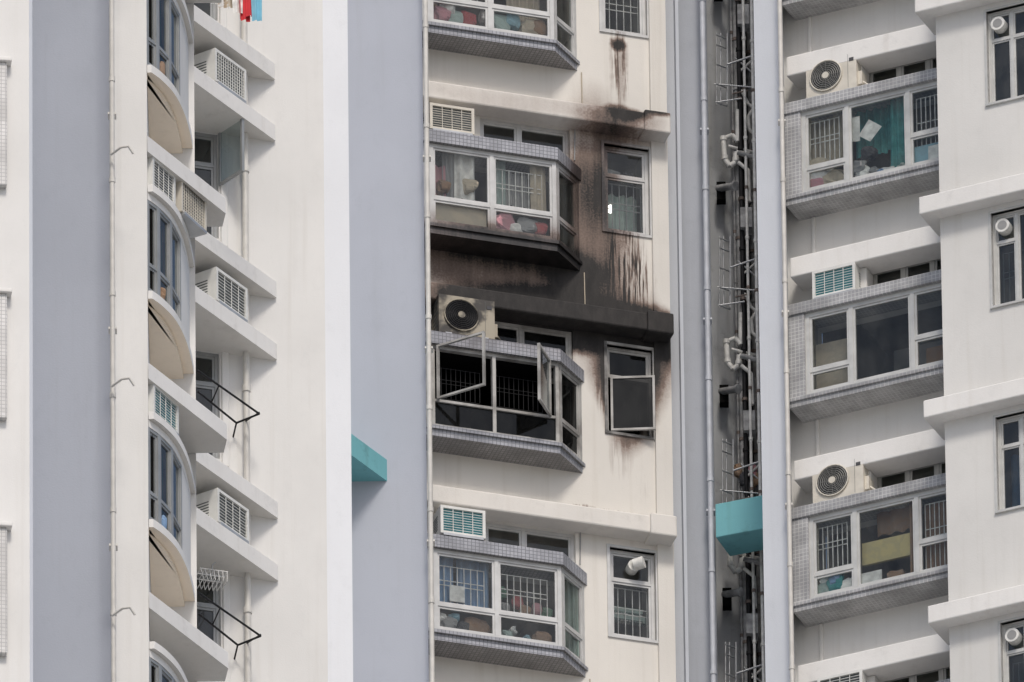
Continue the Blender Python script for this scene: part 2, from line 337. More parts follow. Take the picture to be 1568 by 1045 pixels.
mb=MB(); mb.wall(u0-.6,up,zlo,zhi,0,ops,'cream',.14)
mb.box(up,ue,-.05,.6,zlo,zhi,'cream')
mb.done('facade_wall',G.M,tower)
bays=MB(); wins=MB(); corn=MB(); rooms=MB(); stuff=MB()
for k in KS:
    o=k*HH; burnt=(k==1)
    def off(q): return [(u0,.02),(u0,-eb-q),(u1+q*.4,-eb-q),(u2+q*1.2,.02)]
    bays.prism(off(.03),zt2+o,zt+o,'tile','tiled'); bays.prism(off(.0),zb+o,zs+o,'tile','tiled')
    bays.prism(off(.03),zs+o-.045,zs+o+.004,'tile','tiled')
    corn.box(u0-.1,uc1,-.25,.02,zc0+o,zc1+o,'gledge'); corn.box(uc1-.30,uc1+.03,-.29,.02,zc0+o-.03,zc1+o+.02,'gledge')
    kf='burnf' if burnt else 'alu'; kg='glassb' if burnt else 'glass'
    h=zt2-zs; w=u1-uv
    mid=um-uv
    if not burnt: window(wins,T(uv,-eb+.02,zs+o+.004),w,h-.004,[(0,mid,[.33]),(mid,w,[.33])],kf,kg)
    else: window(wins,T(uv,-eb+.02,zs+o+.004),w,h-.004,[(0,mid,[.33]),(mid,w,[.33])],'burnf',kg,.042,.07,.0,skip=((0,1),(1,1)))
    wins.box(u0,uv-.001,-eb+.03,-eb+.08,zs+o+.004,zt2+o,kf)
    cm=T(u1,-eb+.02,zs+o+.004)@RZ(ca)
    window(wins,cm@T(.02,0,0),cl-.05,h-.004,[(0,cl-.05,[.33])],kf,kg)
    w2=utr1-utr0; window(wins,T(utr0,.05,zt+o+.006),w2,ztr-zt-.006,[(0,w2*.44,[]),(w2*.44,w2,[])],'burnf' if burnt else 'alu',kg,.04)
    ww=uw1-uw0; wh=zw1-zw0
    kx='burnf' if burnt else 'alu'
    wins.box(uw0-.035,uw0,-.02,.05,zw0-.035+o,zw1+.035+o,'burnd' if burnt else 'alu'); wins.box(uw1,uw1+.035,-.02,.05,zw0-.035+o,zw1+.035+o,kx)
    wins.box(uw0,uw1,-.019,.05,zw1+o,zw1+.035+o,kx); wins.box(uw0,uw1,-.019,.05,zw0-.035+o,zw0+o,'burnd' if burnt else 'alu')
    window(wins,T(uw0,.05,zw0+o),ww,wh,[(0,ww,[.66])],'burnf' if burnt else kf,kg,.03 if burnt else .04,skip=((0,0),) if burnt else ())
    rk='char_unlit' if burnt else ('room' if k!=2 else 'roomd')
    room(rooms,u0-.3,u2+.02,.15,3.2,zs-.35+o,ztr+.1+o,rk); room(rooms,u2+.1,up+.1,.15,2.5,zw0-.2+o,zw1+.12+o,'char_unlit' if burnt else 'roomd')
    if burnt:
        rooms.box(u0-.3,u2-.07,.002,.14,zs+.006+o,zs+.010+o,'char_unlit')
        rooms.box(u0-.3,u1-.02,-eb+.1,.14,zt2-.008+o,zt2-.002+o,'char_unlit')
# burnt storey: open sashes
o=HH
a=G.P(668,612,eb); b_=G.P(668,530,eb)
casement(wins,T(a[0],-eb-.02,a[1])@RZ(-47.5),.66,b_[1]-a[1],'burnf',None,.026)
hx,hz=G.P(840,640,eb); casement(wins,T(hx,-eb-.02,hz+.0)@RZ(180+55),.44,.78,'burnf','glassb',.028)
casement(wins,T(uw0+.05,.02,zw0+o+.03)@RZ(-20),ww-.04,wh*.62,'burnf','glassb',.028)
for gx in (um,uv):
    grille(wins,T(gx+.06,-eb+.04,zs+o+.52),0,.60,0,.42,'black',.055,.16,.0028)
stuff.blob((G.P(700,600,0)[0],.1,zs+o+.35),(.2,.1,.25),'char_unlit',seed=3)
# grilles elsewhere
for k,side in ((0,1),(0,0),(2,1),(3,0),(-1,1)):
    x=(um if side else uv)+.08; grille(wins,T(x,-eb+.02,zs+k*HH+.45),0,.58,0,.52,'c_wht',.075,.10,.005)
for k in (0,2,-1,3): grille(wins,T(uw0+.06,.1,zw0+k*HH+.06),0,ww-.12,0,wh*.58,'c_gry' if k==2 else 'c_wht',.09,.06,.005)
for k in (0,2,-1,3):
    grille(wins,T(utr0+.05,.08,zt+k*HH+.02),0,w2-.1,0,.2,'c_wht',.06,.06,.004)
# contents
def sx(px,e=eb): return G.P(px,900,e)[0]
o=0
stuff.curtain(sx(668),sx(700),zs+.4,zt2,-.22,'c_blu',.02,.12); stuff.curtain(sx(706),sx(756),zs+.42,zt2,-.20,'c_blu',.03,.1); stuff.box(sx(692),sx(715),-.29,-.27,zs+.48,zs+.70,'c_wht')
for px,r,c,dz in ((690,.12,'gry',.18),(700,.07,'cyan',.28),(735,.14,'brown',.2),(780,.08,'mint',.14),(810,.06,'cyan',.12),(835,.12,'brown',.16),(715,.1,'dk',.16),(680,.07,'wht',.26),(790,.05,'wht',.22)):
    stuff.blob((sx(px),-.2,zs+dz+o),(r,.09,r*.9),'c_'+c,seed=px)
for px,dz,c in ((800,.66,'red'),(830,.60,'pink'),(780,.55,'gry'),(845,.55,'grn'),(775,.76,'grn'),(812,.55,'brown'),(820,.74,'dk')): stuff.blob((sx(px),-.16,zs+dz),(.07,.05,.08),'c_'+c,seed=px)
stuff.curtain(u1+.05,u1+.3,zs+.1,zt2,-.05,'c_mint',.02,.06)
o=2*HH
stuff.box(sx(672),sx(755),-.29,-.27,zs+o+.06,zs+o+.37,'c_beige'); stuff.curtain(sx(708),sx(740),zs+o+.46,zt2+o,-.25,'c_wht',.03,.12); stuff.curtain(sx(674),sx(700),zs+o+.46,zt2+o-.2,-.2,'c_pink',.03,.15)
stuff.curtain(sx(826),sx(850),zs+o+.42,zt2+o,-.25,'c_beige',.02,.1); stuff.curtain(sx(790),sx(824),zs+o+.5,zs+o+.98,-.2,'c_gry',.03,.08); stuff.curtain(sx(690),sx(708),zs+o+.42,zt2+o,-.22,'c_gry',.02,.05); stuff.curtain(sx(770),sx(790),zs+o+.42,zt2+o,-.2,'c_mint',.02,.08)
for px,r,c,dz in ((783,.16,'pink',.2),(820,.12,'gry',.22),(838,.10,'red',.2),(768,.08,'cyan',.24),(728,.10,'beige',.66),(800,.09,'wht',.15),(690,.09,'brown',.6)): stuff.blob((sx(px),-.23,zs+o+dz),(r,.08,r*.95),'c_'+c,seed=px)
stuff.blob((sx(950,0),.2,zw0+o+.42),(.03,.03,.05),'bulb')
stuff.curtain(uw0+.05,uw1-.05,zw0+o+.1,zw0+o+.72,.35,'c_mint',.03,.12); stuff.blob((uw0+.2,.3,zw0+o+.95),(.1,.06,.06),'c_gry',seed=5); stuff.blob((uw0+.4,.3,zw0+o+.93),(.08,.06,.08),'c_dk',seed=6)
o=3*HH
for px,r,c,dz in ((690,.12,'pink',.2),(730,.13,'red',.18),(780,.15,'mint',.2),(800,.10,'cyan',.28),(825,.13,'beige',.2),(715,.12,'mint',.18),(840,.12,'brown',.22),(762,.1,'wht',.3),(700,.1,'wht',.3)): stuff.blob((sx(px),-.21,zs+o+dz),(r,.09,r),'c_'+c,seed=px)
stuff.curtain(sx(668),sx(690),zs+o,zt2+o,-.12,'c_brown'); stuff.curtain(sx(800),sx(850),zs+o+.3,zt2+o,-.05,'c_beige')
px_,pz_=uw0+.32,zw0+wh*.82
stuff.tube([(px_-.02,.1,pz_),(px_-.02,-.03,pz_),(px_+.08,-.10,pz_+.02)],.075,'pipew',16)
for z_ in (.30,.22): stuff.box(uw0+.05,uw1-.1,.2,.3,zw0+wh*z_+.1,zw0+wh*z_+.16,'c_mint')
for i in range(14): stuff.box(uw0+.06+i*.035,uw0+.085+i*.035,.22,.3,zw0+.35,zw0+.35+random.uniform(.06,.14),random.choice(['c_wht','c_grn','c_mint']))
for k in (0,2,3,-1):
    o=k*HH; stuff.tube([(utr1+.05,-.012,zt+o+.1),(utr1+.06,-.012,zc0+o+.02)],.008,'c_gry',6)
    stuff.tube([(u2+.03,-.012,zb+o-.02),(u2+.035,-.012,zc1-HH+o)],.007,'c_beige',6)
bays.done('bay_window_ledges',G.M,tower,.006); wins.done('window_frames',G.M,tower); corn.done('cornices',G.M,tower,.02); rooms.done('rooms',G.M,tower); stuff.done('room_contents',G.M,tower)
def vwalls(name,pts,k,parent,z1=gp.z+zhi):
    mb=MB()
    for (a,b) in zip(pts[:-1],pts[1:]): mb.quad((a.x,a.y,0),(b.x,b.y,0),(b.x,b.y,z1),(a.x,a.y,z1),k)
    return mb.done(name,None,parent)
fl=FF.M@Vector((-3.2,0,0)); fr=FF.M@Vector(((653-597)/127.,0,0))
vwalls('side_wall_blue',[fl,fr,Vector((fr.x-.1,fr.y+4,0))],'blue',tower)
vwalls('corner_strip',[pt(1022,301.30),pt(1044,301.22)],'blue2',tower)
vwalls('return_wall',[pt(1043.5,301.35),pt(1090,301.4)],'bluem',tower)
w=MB(); a_=G.I@pt(1044,301.22); w.box(a_.x-.03,a_.x+.01,a_.y-.04,a_.y+.2,zlo,zhi,'blue2'); w.done('corner_fillet',G.M,tower)
w=MB(); zz_=gp.z+zhi
def vw(a,b,k): w.quad((a.x,a.y,0),(b.x,b.y,0),(b.x,b.y,zz_),(a.x,a.y,zz_),k)
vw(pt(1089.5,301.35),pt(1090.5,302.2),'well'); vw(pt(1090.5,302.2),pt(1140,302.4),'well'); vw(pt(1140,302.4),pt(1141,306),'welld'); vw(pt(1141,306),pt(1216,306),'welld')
w.done('light_well_wall',None,tower)
w=MB(); q=[G.M@Vector(v) for v in ((-4,0.0,0),(ue,0,0),(ue,14,0),(-4,14,0))]
w.prism([(v.x,v.y) for v in q],gp.z+zhi-.2,gp.z+zhi+.02,'soff'); w.done('roof_slab',None,tower)
w=MB(); w.prism([(0,.05),(-1.9,.05),(-1.9,-2.85)],0,.30,'teal'); w.done('teal_canopy_fin',FF.M,tower,.01)
TB=Frame(1096,830,301,-20)
w=MB(); x1=TB.P(1182,800,0)[0]; w.box(0,x1,0,.5,.06,.52,'teal'); w.done('teal_link_beam',TB.M,tower,.01)
def gac(px,e,k,fn,rot=0,**kw):
    x=G.P(px,820,e)[0]; return fn(G.M@T(x,-e,zt+k*HH+.04)@RZ(rot),**kw)
gac(675,.40,0,ac_window,w=.56,h=.38,coil='coilt'); gac(665,.36,2,ac_window,w=.56,h=.36,case='ac',coil='coil')
gac(676,.36,1,ac_split,w=.70,h=.52,case='acd',guard='black'); gac(675,.36,-1,ac_window,w=.56); gac(675,.36,3,ac_split,w=.7)
# ================================================================== RIGHT TOWER
rpz=R.M.translation; rt=empty('grey_apartment_tower',(rpz.x,rpz.y,0))
er=.4
x0=R.P(1212,780,er)[0]; x9=R.P(1480,735,er)[0]; xw=R.P(1452,900,.9)[0]
yt=R.P(1212,780,er)[1]; yt2=yt-.15; ys=R.P(1214,925,er)[1]; yb=ys-.12
c1=R.P(1215,706,.35)[1]; c0=c1-.27; xc=R.P(1215,706,.35)[0]
t1=R.P(1345,720,0)[1]; xt0=R.P(1338,720,0)[0]; xt1=x9+.2
xg0=R.P(1237,800,er)[0]; xg1=R.P(1307,800,er)[0]; xg2=R.P(1402,800,er)[0]; xg3=R.P(1475,800,er)[0]
rlo=-rpz.z; ops=[]
for k in KS: ops+=[(xg0,x9,ys+k*HH,yt2+k*HH),(xt0,xt1,yt+.005+k*HH,t1+k*HH)]
w=MB(); w.wall(x0-.5,x9+.5,rlo,zhi,0,ops,'rwall',.14); w.done('facade_wall',R.M,rt)
bays=MB(); wins=MB(); corn=MB(); rooms=MB(); stuff=MB()
for k in KS:
    o=k*HH
    bays.box(x0,x9,-er-.02,.02,yt2+o,yt+o,'tileR'); bays.prism([(x0,.02),(x0,-er),(x9,-er),(x9,.02)],yb+o,ys+o,'tileR','tileRd'); bays.box(x0-.015,x9,-er-.025,-er+.1,ys+o-.05,ys+o+.002,'tileR')
    bays.box(x0,xg0,-er+.003,.02,ys+o+.002,yt2+o,'tileR')
    corn.box(xc,x9+.3,-.35,.02,c0+o,c1+o,'white'); 
    corn.box(R.P(1250,700,0)[0],R.P(1256,700,0)[0],-.03,.02,c1+o,yb+HH+o-.001,'rwall')
    wd=xg3-xg0; hh=yt2-ys
    window(wins,T(xg0,-er+.03,ys+o+.003),wd,hh-.005,[(0,xg1-xg0,[.30]),(xg1-xg0,xg2-xg0,[]),(xg2-xg0,wd,[.40])],'aluR','glassR',.055)
    window(wins,T(xt0,.05,yt+.006+o),xt1-xt0,t1-yt-.006,[(0,.42,[]),(.42,.8,[]),(.8,xt1-xt0,[])],'aluR','glassd',.04)
    corn.box(R.P(1322,720,.1)[0],R.P(1338,720,.1)[0],-.2,.02,yt+o+.003,c0+o-.003,'rwall')
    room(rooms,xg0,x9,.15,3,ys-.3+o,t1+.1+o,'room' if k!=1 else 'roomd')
def rx(px,e=er): return R.P(px,850,e)[0]
for k in (0,2,3,-1):
    o=k*HH; grille(wins,T(xg0+.07,-er+.03,ys+o+.45),0,.38,0,.58,'c_wht',.06,.1,.005)
    grille(wins,T(xg2+.07,-er+.03,ys+o+.12),0,.36,0,.9,'c_wht',.06,.1,.005)
o=2*HH
stuff.curtain(rx(1366),rx(1402),ys+o,yt2+o,-.22,'c_tealc',.03,.08); stuff.quad((rx(1324),-.33,ys+o+.66),(rx(1342),-.33,ys+o+.54),(rx(1360),-.32,ys+o+.72),(rx(1340),-.32,ys+o+.86),'c_wht')
stuff.quad((rx(1308),-.3,ys+o+.62),(rx(1325),-.3,ys+o+.6),(rx(1325),-.3,ys+o+.95),(rx(1308),-.3,ys+o+.95),'c_wht'); stuff.curtain(rx(1306),rx(1368),ys+o+.5,yt2+o,-.08,'c_tealc',.03,.1)
for px,r,c,dz in ((1256,.16,'pink',.12),(1278,.14,'beige',.2),(1262,.15,'wht',.30),(1330,.08,'wht',.12),(1345,.06,'gry',.16),(1365,.09,'wht',.10),(1385,.08,'mint',.10),(1320,.12,'gry',.26),(1335,.10,'dk',.44),(1250,.16,'beige',.40),(1355,.05,'blu',.12),(1325,.09,'wht',.2)):
    stuff.blob((rx(px),-.23,ys+o+dz),(r,.08,r*.8),'c_'+c,seed=px)
stuff.box(rx(1408),rx(1470),-.29,-.2,ys+o,ys+o+.34,'c_cyan'); stuff.box(rx(1430),rx(1470),-.305,-.295,ys+o+.02,ys+o+.30,'c_wht')
stuff.curtain(rx(1240),rx(1300),ys+o+.5,yt2+o,-.12,'c_beige',.02,.1)
o=0
stuff.box(rx(1312),rx(1390),-.24,-.2,ys+.40,ys+.70,'c_yel'); stuff.curtain(rx(1386),rx(1402),ys,yt2,-.25,'c_brown',.03,.06); stuff.curtain(rx(1406),rx(1470),ys,yt2-.1,-.22,'c_brown',.03,.07)
stuff.box(rx(1310),rx(1345),-.31,-.29,ys+.0,ys+.25,'c_wht'); stuff.curtain(rx(1330),rx(1390),ys+.82,yt2,-.12,'c_brown',.02,.2)
for px,r,c,dz in ((1250,.12,'mint',.16),(1270,.14,'tealc',.2),(1290,.12,'wht',.14),(1270,.1,'blu',.26),(1365,.1,'brown',.12),(1256,.06,'wht',.3)): stuff.blob((rx(px),-.24,ys+o+dz),(r,.08,r*.9),'c_'+c,seed=px)
for k in (3,-1):
    for i in range(9): stuff.blob((rx(1245+i*24),-.22,ys+k*HH+.16),(.1,.09,.12),'c_'+random.choice(['beige','mint','pink','wht','gry']),seed=i)
stuff.quad((rx(1310),.9,ys+HH+.2),(rx(1400),.9,ys+HH+.2),(rx(1400),.9,yt2+HH),(rx(1310),.9,yt2+HH),'c_gry')
stuff.box(rx(1240),rx(1300),-.1,-.05,ys+HH+.02,ys+HH+.85,'c_beige'); stuff.box(rx(1410),rx(1470),-.1,-.06,ys+HH+.02,ys+HH+.45,'c_brown')
# wing
xe=xw+4.0
wi0=R.P(1532,955,.9)[0]; wz1=R.P(1532,955,.9)[1]; wz0=wz1-1.28; wi1=wi0+1.3
bz1=R.P(1420,928,1.1)[1]; bz0=bz1-.24; bx=R.P(1420,928,1.1)[0]
ops=[(wi0,wi1,wz0+k*HH,wz1+k*HH) for k in KS]
w=MB(); w.wall(xw,xe,rlo,zhi,-.9,ops,'rwall',.16); w.quad((xw,.1,rlo),(xw,-.9,rlo),(xw,-.9,zhi),(xw,.1,zhi),'rwall'); w.quad((xe,-.9,rlo),(xe,9,rlo),(xe,9,zhi),(xe,-.9,zhi),'rwall'); w.done('wing_wall',R.M,rt)
for k in KS:
    o=k*HH; corn.box(bx,xe+.2,-1.1,-.5,bz0+o,bz1+o,'white')
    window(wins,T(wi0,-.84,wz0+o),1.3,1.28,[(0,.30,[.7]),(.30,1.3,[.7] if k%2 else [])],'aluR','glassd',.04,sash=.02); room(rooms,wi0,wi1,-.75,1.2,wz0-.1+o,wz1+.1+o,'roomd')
    wins.box(wi0-.03,wi0,-.915,-.85,wz0+o,wz1+.03+o,'aluR'); wins.box(wi0,wi1,-.914,-.85,wz1+o,wz1+.03+o,'aluR'); wins.box(wi0-.03,wi1,-.93,-.85,wz0-.03+o,wz0+o-.001,'aluR')
    if k!=1: stuff.tube([(wi0+.15,-.7,wz0+1.08+o),(wi0+.15,-.92,wz0+1.08+o)],.09,'pipew',18); stuff.tube([(wi0+.15,-.919,wz0+1.08+o),(wi0+.15,-.924,wz0+1.08+o)],.06,'c_gry',16)
    if k in (2,0): grille(wins,T(wi0+.08,-.84,wz0+o+.1),0,1.1,0,.7,'c_gry',.07,.1)
stuff.curtain(wi0+.05,wi0+1,wz0+HH,wz0+HH+.9,-.6,'c_blu',.03,.12)
bays.done('bay_window_ledges',R.M,rt,.006); wins.done('window_frames',R.M,rt); corn.done('cornices',R.M,rt,.015); rooms.done('rooms',R.M,rt); stuff.done('room_contents',R.M,rt)
vwalls('end_wall',[pt(1166,308),pt(1163,299.35),pt(1207,299.30),pt(1209,300.8)],'blue2',rt)
w=MB(); q=[R.M@Vector(v) for v in ((-.6,.01,0),(xw,.01,0),(xe,-.8,0),(xe,12,0),(-.6,12,0))]; w.prism([(v.x,v.y) for v in q],rpz.z+zhi-.2,rpz.z+zhi+.02,'soff'); w.done('roof_slab',None,rt)
def rac(px,e,k,fn,rot=0,**kw):
    x=R.P(px,770,e)[0]; return fn(R.M@T(x,-e,yt+k*HH+.04)@RZ(rot),**kw)
rac(1246,.36,2,ac_split,w=.66,h=.50); rac(1244,.36,0,ac_split,w=.66,h=.50); rac(1250,.36,1,ac_window,w=.56,h=.38,coil='coilt'); rac(1246,.36,3,ac_split,w=.66); rac(1246,.36,-1,ac_window,w=.58)
# ================================================================== LEFT TOWER
lp=D.M.translation; lt=empty('white_residential_tower',(lp.x,lp.y,0)); llo=-lp.z; lhi=30
arc=[(0,0),(.12,.18),(.25,.47),(.345,.86),(.40,1.28),(.425,1.62)]
def L2(px,y): return D.P(px,445,-y)[0]
xC=L2(174,0); xB=L2(50,.3); xR=L2(299,1.62)
w=MB()
w.quad((xC,0,llo),(0.0,0,llo),(0.0,0,lhi),(xC,0,lhi),'creamL')
w.quad((0,0,llo),(0,1.62,llo),(0,1.62,lhi),(0,0,lhi),'creamL')
w.quad((0,1.62,llo),(xR,1.62,llo),(xR,1.62,lhi),(0,1.62,lhi),'creamL'); w.quad((xR,1.62,llo),(xR-.5,9,llo),(xR-.5,9,lhi),(xR,1.62,lhi),'creamL')
w.quad((xC,.12,llo),(xC,0,llo),(xC,0,lhi),(xC,.12,lhi),'creamL')
w.done('front_wall',D.M,lt)
w=MB(); w.quad((xB-1,.55,llo),(xC,.12,llo),(xC,.12,lhi),(xB-1,.55,lhi),'blue'); w.done('recessed_blue_wall',D.M,lt)
bays=MB(); wins=MB(); led=MB(); rooms=MB()
def offarc(q):
    r=[]
    for i,(x,y) in enumerate(arc):
        a=arc[max(0,i-1)]; b=arc[min(len(arc)-1,i+1)]; dx,dy=b[0]-a[0],b[1]-a[1]; l=math.hypot(dx,dy); r.append((x+dy/l*q,y-dx/l*q))
    return r
def smootharc(q,n=5):
    p=offarc(q); r=[]
    for i in range(len(p)-1):
        p0=p[max(0,i-1)];p1=p[i];p2=p[i+1];p3=p[min(len(p)-1,i+2)]
        for j in range(n):
            t=j/n; r.append(tuple(.5*((2*p1[c])+(-p0[c]+p2[c])*t+(2*p0[c]-5*p1[c]+4*p2[c]-p3[c])*t*t+(-p0[c]+3*p1[c]-3*p2[c]+p3[c])*t**3) for c in (0,1)))
    r.append(p[-1]); return r
for k in range(-2,5):
    o=k*HH
    bays.prism([(.003,1.615)]+[(.003,.003)]+smootharc(.04)[1:],-.10+o,0+o,'white','peach')
    bays.prism([(.003,1.615),(.003,.05)]+smootharc(-.07)[1:],-.16+o,-.101+o,'peach','peach')
    bays.prism([(.003,1.615)]+[(.003,.003)]+smootharc(.05)[1:],1.22+o,1.31+o,'white','soff')
    bays.prism([(.003,1.615),(.003,.003)]+smootharc(.0)[1:],1.13+o,1.219+o,'white','soff')
    bays.prism([arc[3],arc[4],arc[5],(.30,1.615),(.27,.95)],.001+o,1.129+o,'creamL')
    for i in range(3):
        a,b=arc[i],arc[i+1]; l=math.hypot(b[0]-a[0],b[1]-a[1]); an=math.degrees(math.atan2(b[1]-a[1],b[0]-a[0]))
        window(wins,T(a[0],a[1],.002+o)@RZ(an),l,1.125,[(0,l,[.30])],'alud','glassd',.035)
    led.prism([(.003,-.02),(.82,1.32),(.78,1.60),(.003,1.60)],1.71+o,1.91+o,'white','soff')
    rooms.box(.02,.05,.1,1.5,0.01+o,1.12+o,'char_unlit')  # black panel painted in for the unlit room behind the glass
    rooms.curtain(.04,.16,.02+o,1.1+o,.5,'c_tealc'); 
    rooms.box(.05,.22,.9,.93,0.01+o,1.12+o,'roomd')
    rooms.blob((.12,.35,.12+o),(.07,.07,.1),'c_'+random.choice(['wht','blu','brown']),seed=k+3)
bays.done('curved_bay_windows',D.M,lt,.005); wins.done('bay_window_frames',D.M,lt); led.done('ledges',D.M,lt,.012); rooms.done('bay_interiors',D.M,lt)
# rear part
ep=E.M.translation; elo=-ep.z
xL=E.P(262,500,0)[0]; xk=E.P(498,522,0)[0]
wu1,wtop=E.P(336,540,0); wu0=E.P(286,530,0)[0]; wbot=wtop-1.35
H2=2.8
ops=[(wu0,wu1,wbot+k*H2,wtop+k*H2) for k in range(-2,5)]
w=MB(); w.wall(xL,xk,elo,lhi,0,ops,'creamL',.12)
w.done('rear_wall',E.M,lt)
ek=E.M@Vector((xk,0,0)); e2=E.M@Vector((xk+.262,-.09,0)); e3=e2+Vector((-.5,9,0))
vwalls('bright_corner',[ek,e2,e3],'bright',lt,lp.z+lhi)
slabs=MB(); wins=MB(); rooms=MB()
xt_,zt_=E.P(424,552,0.02)
for k in range(-2,5):
    o=k*H2
    for dz in (0,.79):
        L=2.3; slabs.prism([(xt_-.02,.01),(xt_,-.03),(xt_-L*math.cos(rad(38.5)),-L*math.sin(rad(38.5))-.03),(xt_-L*math.cos(rad(38.5)),.01)],zt_+dz+o,zt_+dz+.21+o,'white','soff')
    window(wins,T(wu0,.04,wbot+o),wu1-wu0,wtop-wbot,[(0,wu1-wu0,[.7])],'alud','glassd',.04); room(rooms,wu0,wu1,.1,2,wbot+o,wtop+o,'roomd')
    slabs.box(wu1+.02,wu1+.1,-.03,.01,wbot+o-.1,wtop+o+.05,'creamL')
cx,cz=E.P(334,285,0); casement(wins,T(cx,-.01,cz)@RZ(-68),.42,.78,'alud','glassd',.03)
slabs.done('balcony_ledges',E.M,lt,.012); wins.done('rear_window_frames',E.M,lt); rooms.done('rear_rooms',E.M,lt)
w=MB(); ax=A.P(45,500,0)[0]; alo=-A.M.translation.z
w.quad((ax-3,0,alo),(ax,0,alo),(ax,0,lhi),(ax-3,0,lhi),'creamL'); w.quad((ax,0,alo),(ax+.04,.05,alo),(ax+.04,.05,lhi),(ax,0,lhi),'bright'); w.quad((ax+.04,.05,alo),(ax-.3,5,alo),(ax-.3,5,lhi),(ax+.04,.05,lhi),'creamL'); w.done('end_bay_wall',A.M,lt)  # narrow pale face: highlight along the wall edge, put into its colour
w=MB(); tb=A.P(11,450,.08); tz0=A.P(11,640,.08)[1]
for k in range(-2,4):
    o=k*2.8; w.box(tb[0]-2.5,tb[0],-.08,.0,tz0+o,tb[1]+o,'wtile'); w.box(tb[0]-2.5,tb[0]+.05,-.12,.0,tb[1]+.001+o,tb[1]+.05+o,'white')
w.done('tiled_bay_panels',A.M,lt,.01)
w=MB(); q=[D.M@Vector(v) for v in ((-5,.6,0),(xR,1.7,0),(xR,9,0),(xk-2,9,0),(-5,9,0))]; w.prism([(v.x,v.y) for v in q],lp.z+lhi-.2,lp.z+lhi,'soff'); w.done('roof_slab',None,lt)
for k,coil in ((1,'coil'),(0,'coil'),(-1,'coil')):
    fx,fz=xt_-math.cos(rad(38.5))*1.12, zt_+.21+.04+k*H2
    fy=-math.sin(rad(38.5))*1.12-.03
    m=E.M@T(fx,fy,fz)@RZ(38.5)@T(0,.03,0)
    ac_window(m,w=.60,h=.42,d=.5,case='acw',coil=coil,vert=(k==1))
def dac(x,y,k,fn,**kw): return fn(D.M@T(x,y,1.31+.035+k*HH)@RZ(62),**kw)
dac(.06,.10,0,ac_window,w=.5,h=.38,d=.25,coil='coil'); dac(.36,.62,0,ac_window,w=.55,h=.40,d=.26,case='ac',vert=True); dac(.06,.1,-1,ac_window,w=.55,h=.38,d=.25,coil='coilt')
dac(.1,.1,1,ac_window,w=.5,h=.38,d=.25)
# ================================================================== pipes
def vpipe(name,px,dist,r,k='pipe',z0=60,z1=175,py0=0,brk=True):
    p=pt(px,dist); mb=MB(); base=Vector((p.x,p.y,0)); mb.tube([(0,0,z0),(0,0,z1)],r,k,14)
    z=p.z-14*1.4+py0; i=0
    while z<z1:
        mb.tube([(0,0,z),(0,0,z+.06)],r*1.25,k,14)
        if brk and i%2: mb.box(-r*1.6,r*1.6,-.004,r+.09,z-.4,z-.375,k)
        z+=1.4 if i%2 else 1.25; i+=1
    return mb.done(name,Matrix.Translation(base))
vpipe('drain_pipe',172.5,266.0,.028,'pipe',py0=.35); vpipe('drain_pipe',656.5,299.0,.03,'pipe',py0=.1); vpipe('drain_pipe',1203.5,299.05,.028,'pipe',py0=.6)
vpipe('drain_pipe',1084,301.1,.033,'pipeb',py0=.5); 
w=MB(); px_=E.P(376,300,.1)[0]; w.tube([(px_,-.09,-60),(px_,-.09,24)],.036,'pipe',14)
for i in range(-8,8): w.tube([(px_,-.09,zt_-.5+i*1.4),(px_,-.09,zt_-.42+i*1.4)],.048,'pipe',14)
w.done('drain_pipe',E.M)
w=MB(); pz=pt(178,265.9)
for py in (237,592,943,-115,1290):
    a=pt(178,265.9,py); d=Vector((pz.x,pz.y,a.z)); w.tube([d+Vector((-.05,0,0)),d+Vector((.06,-.1,.03)),d+Vector((.14,-.12,.03)),d+Vector((.19,-.10,-.05))],.013,'pipe',8)
w.done('pipe_hook_brackets')
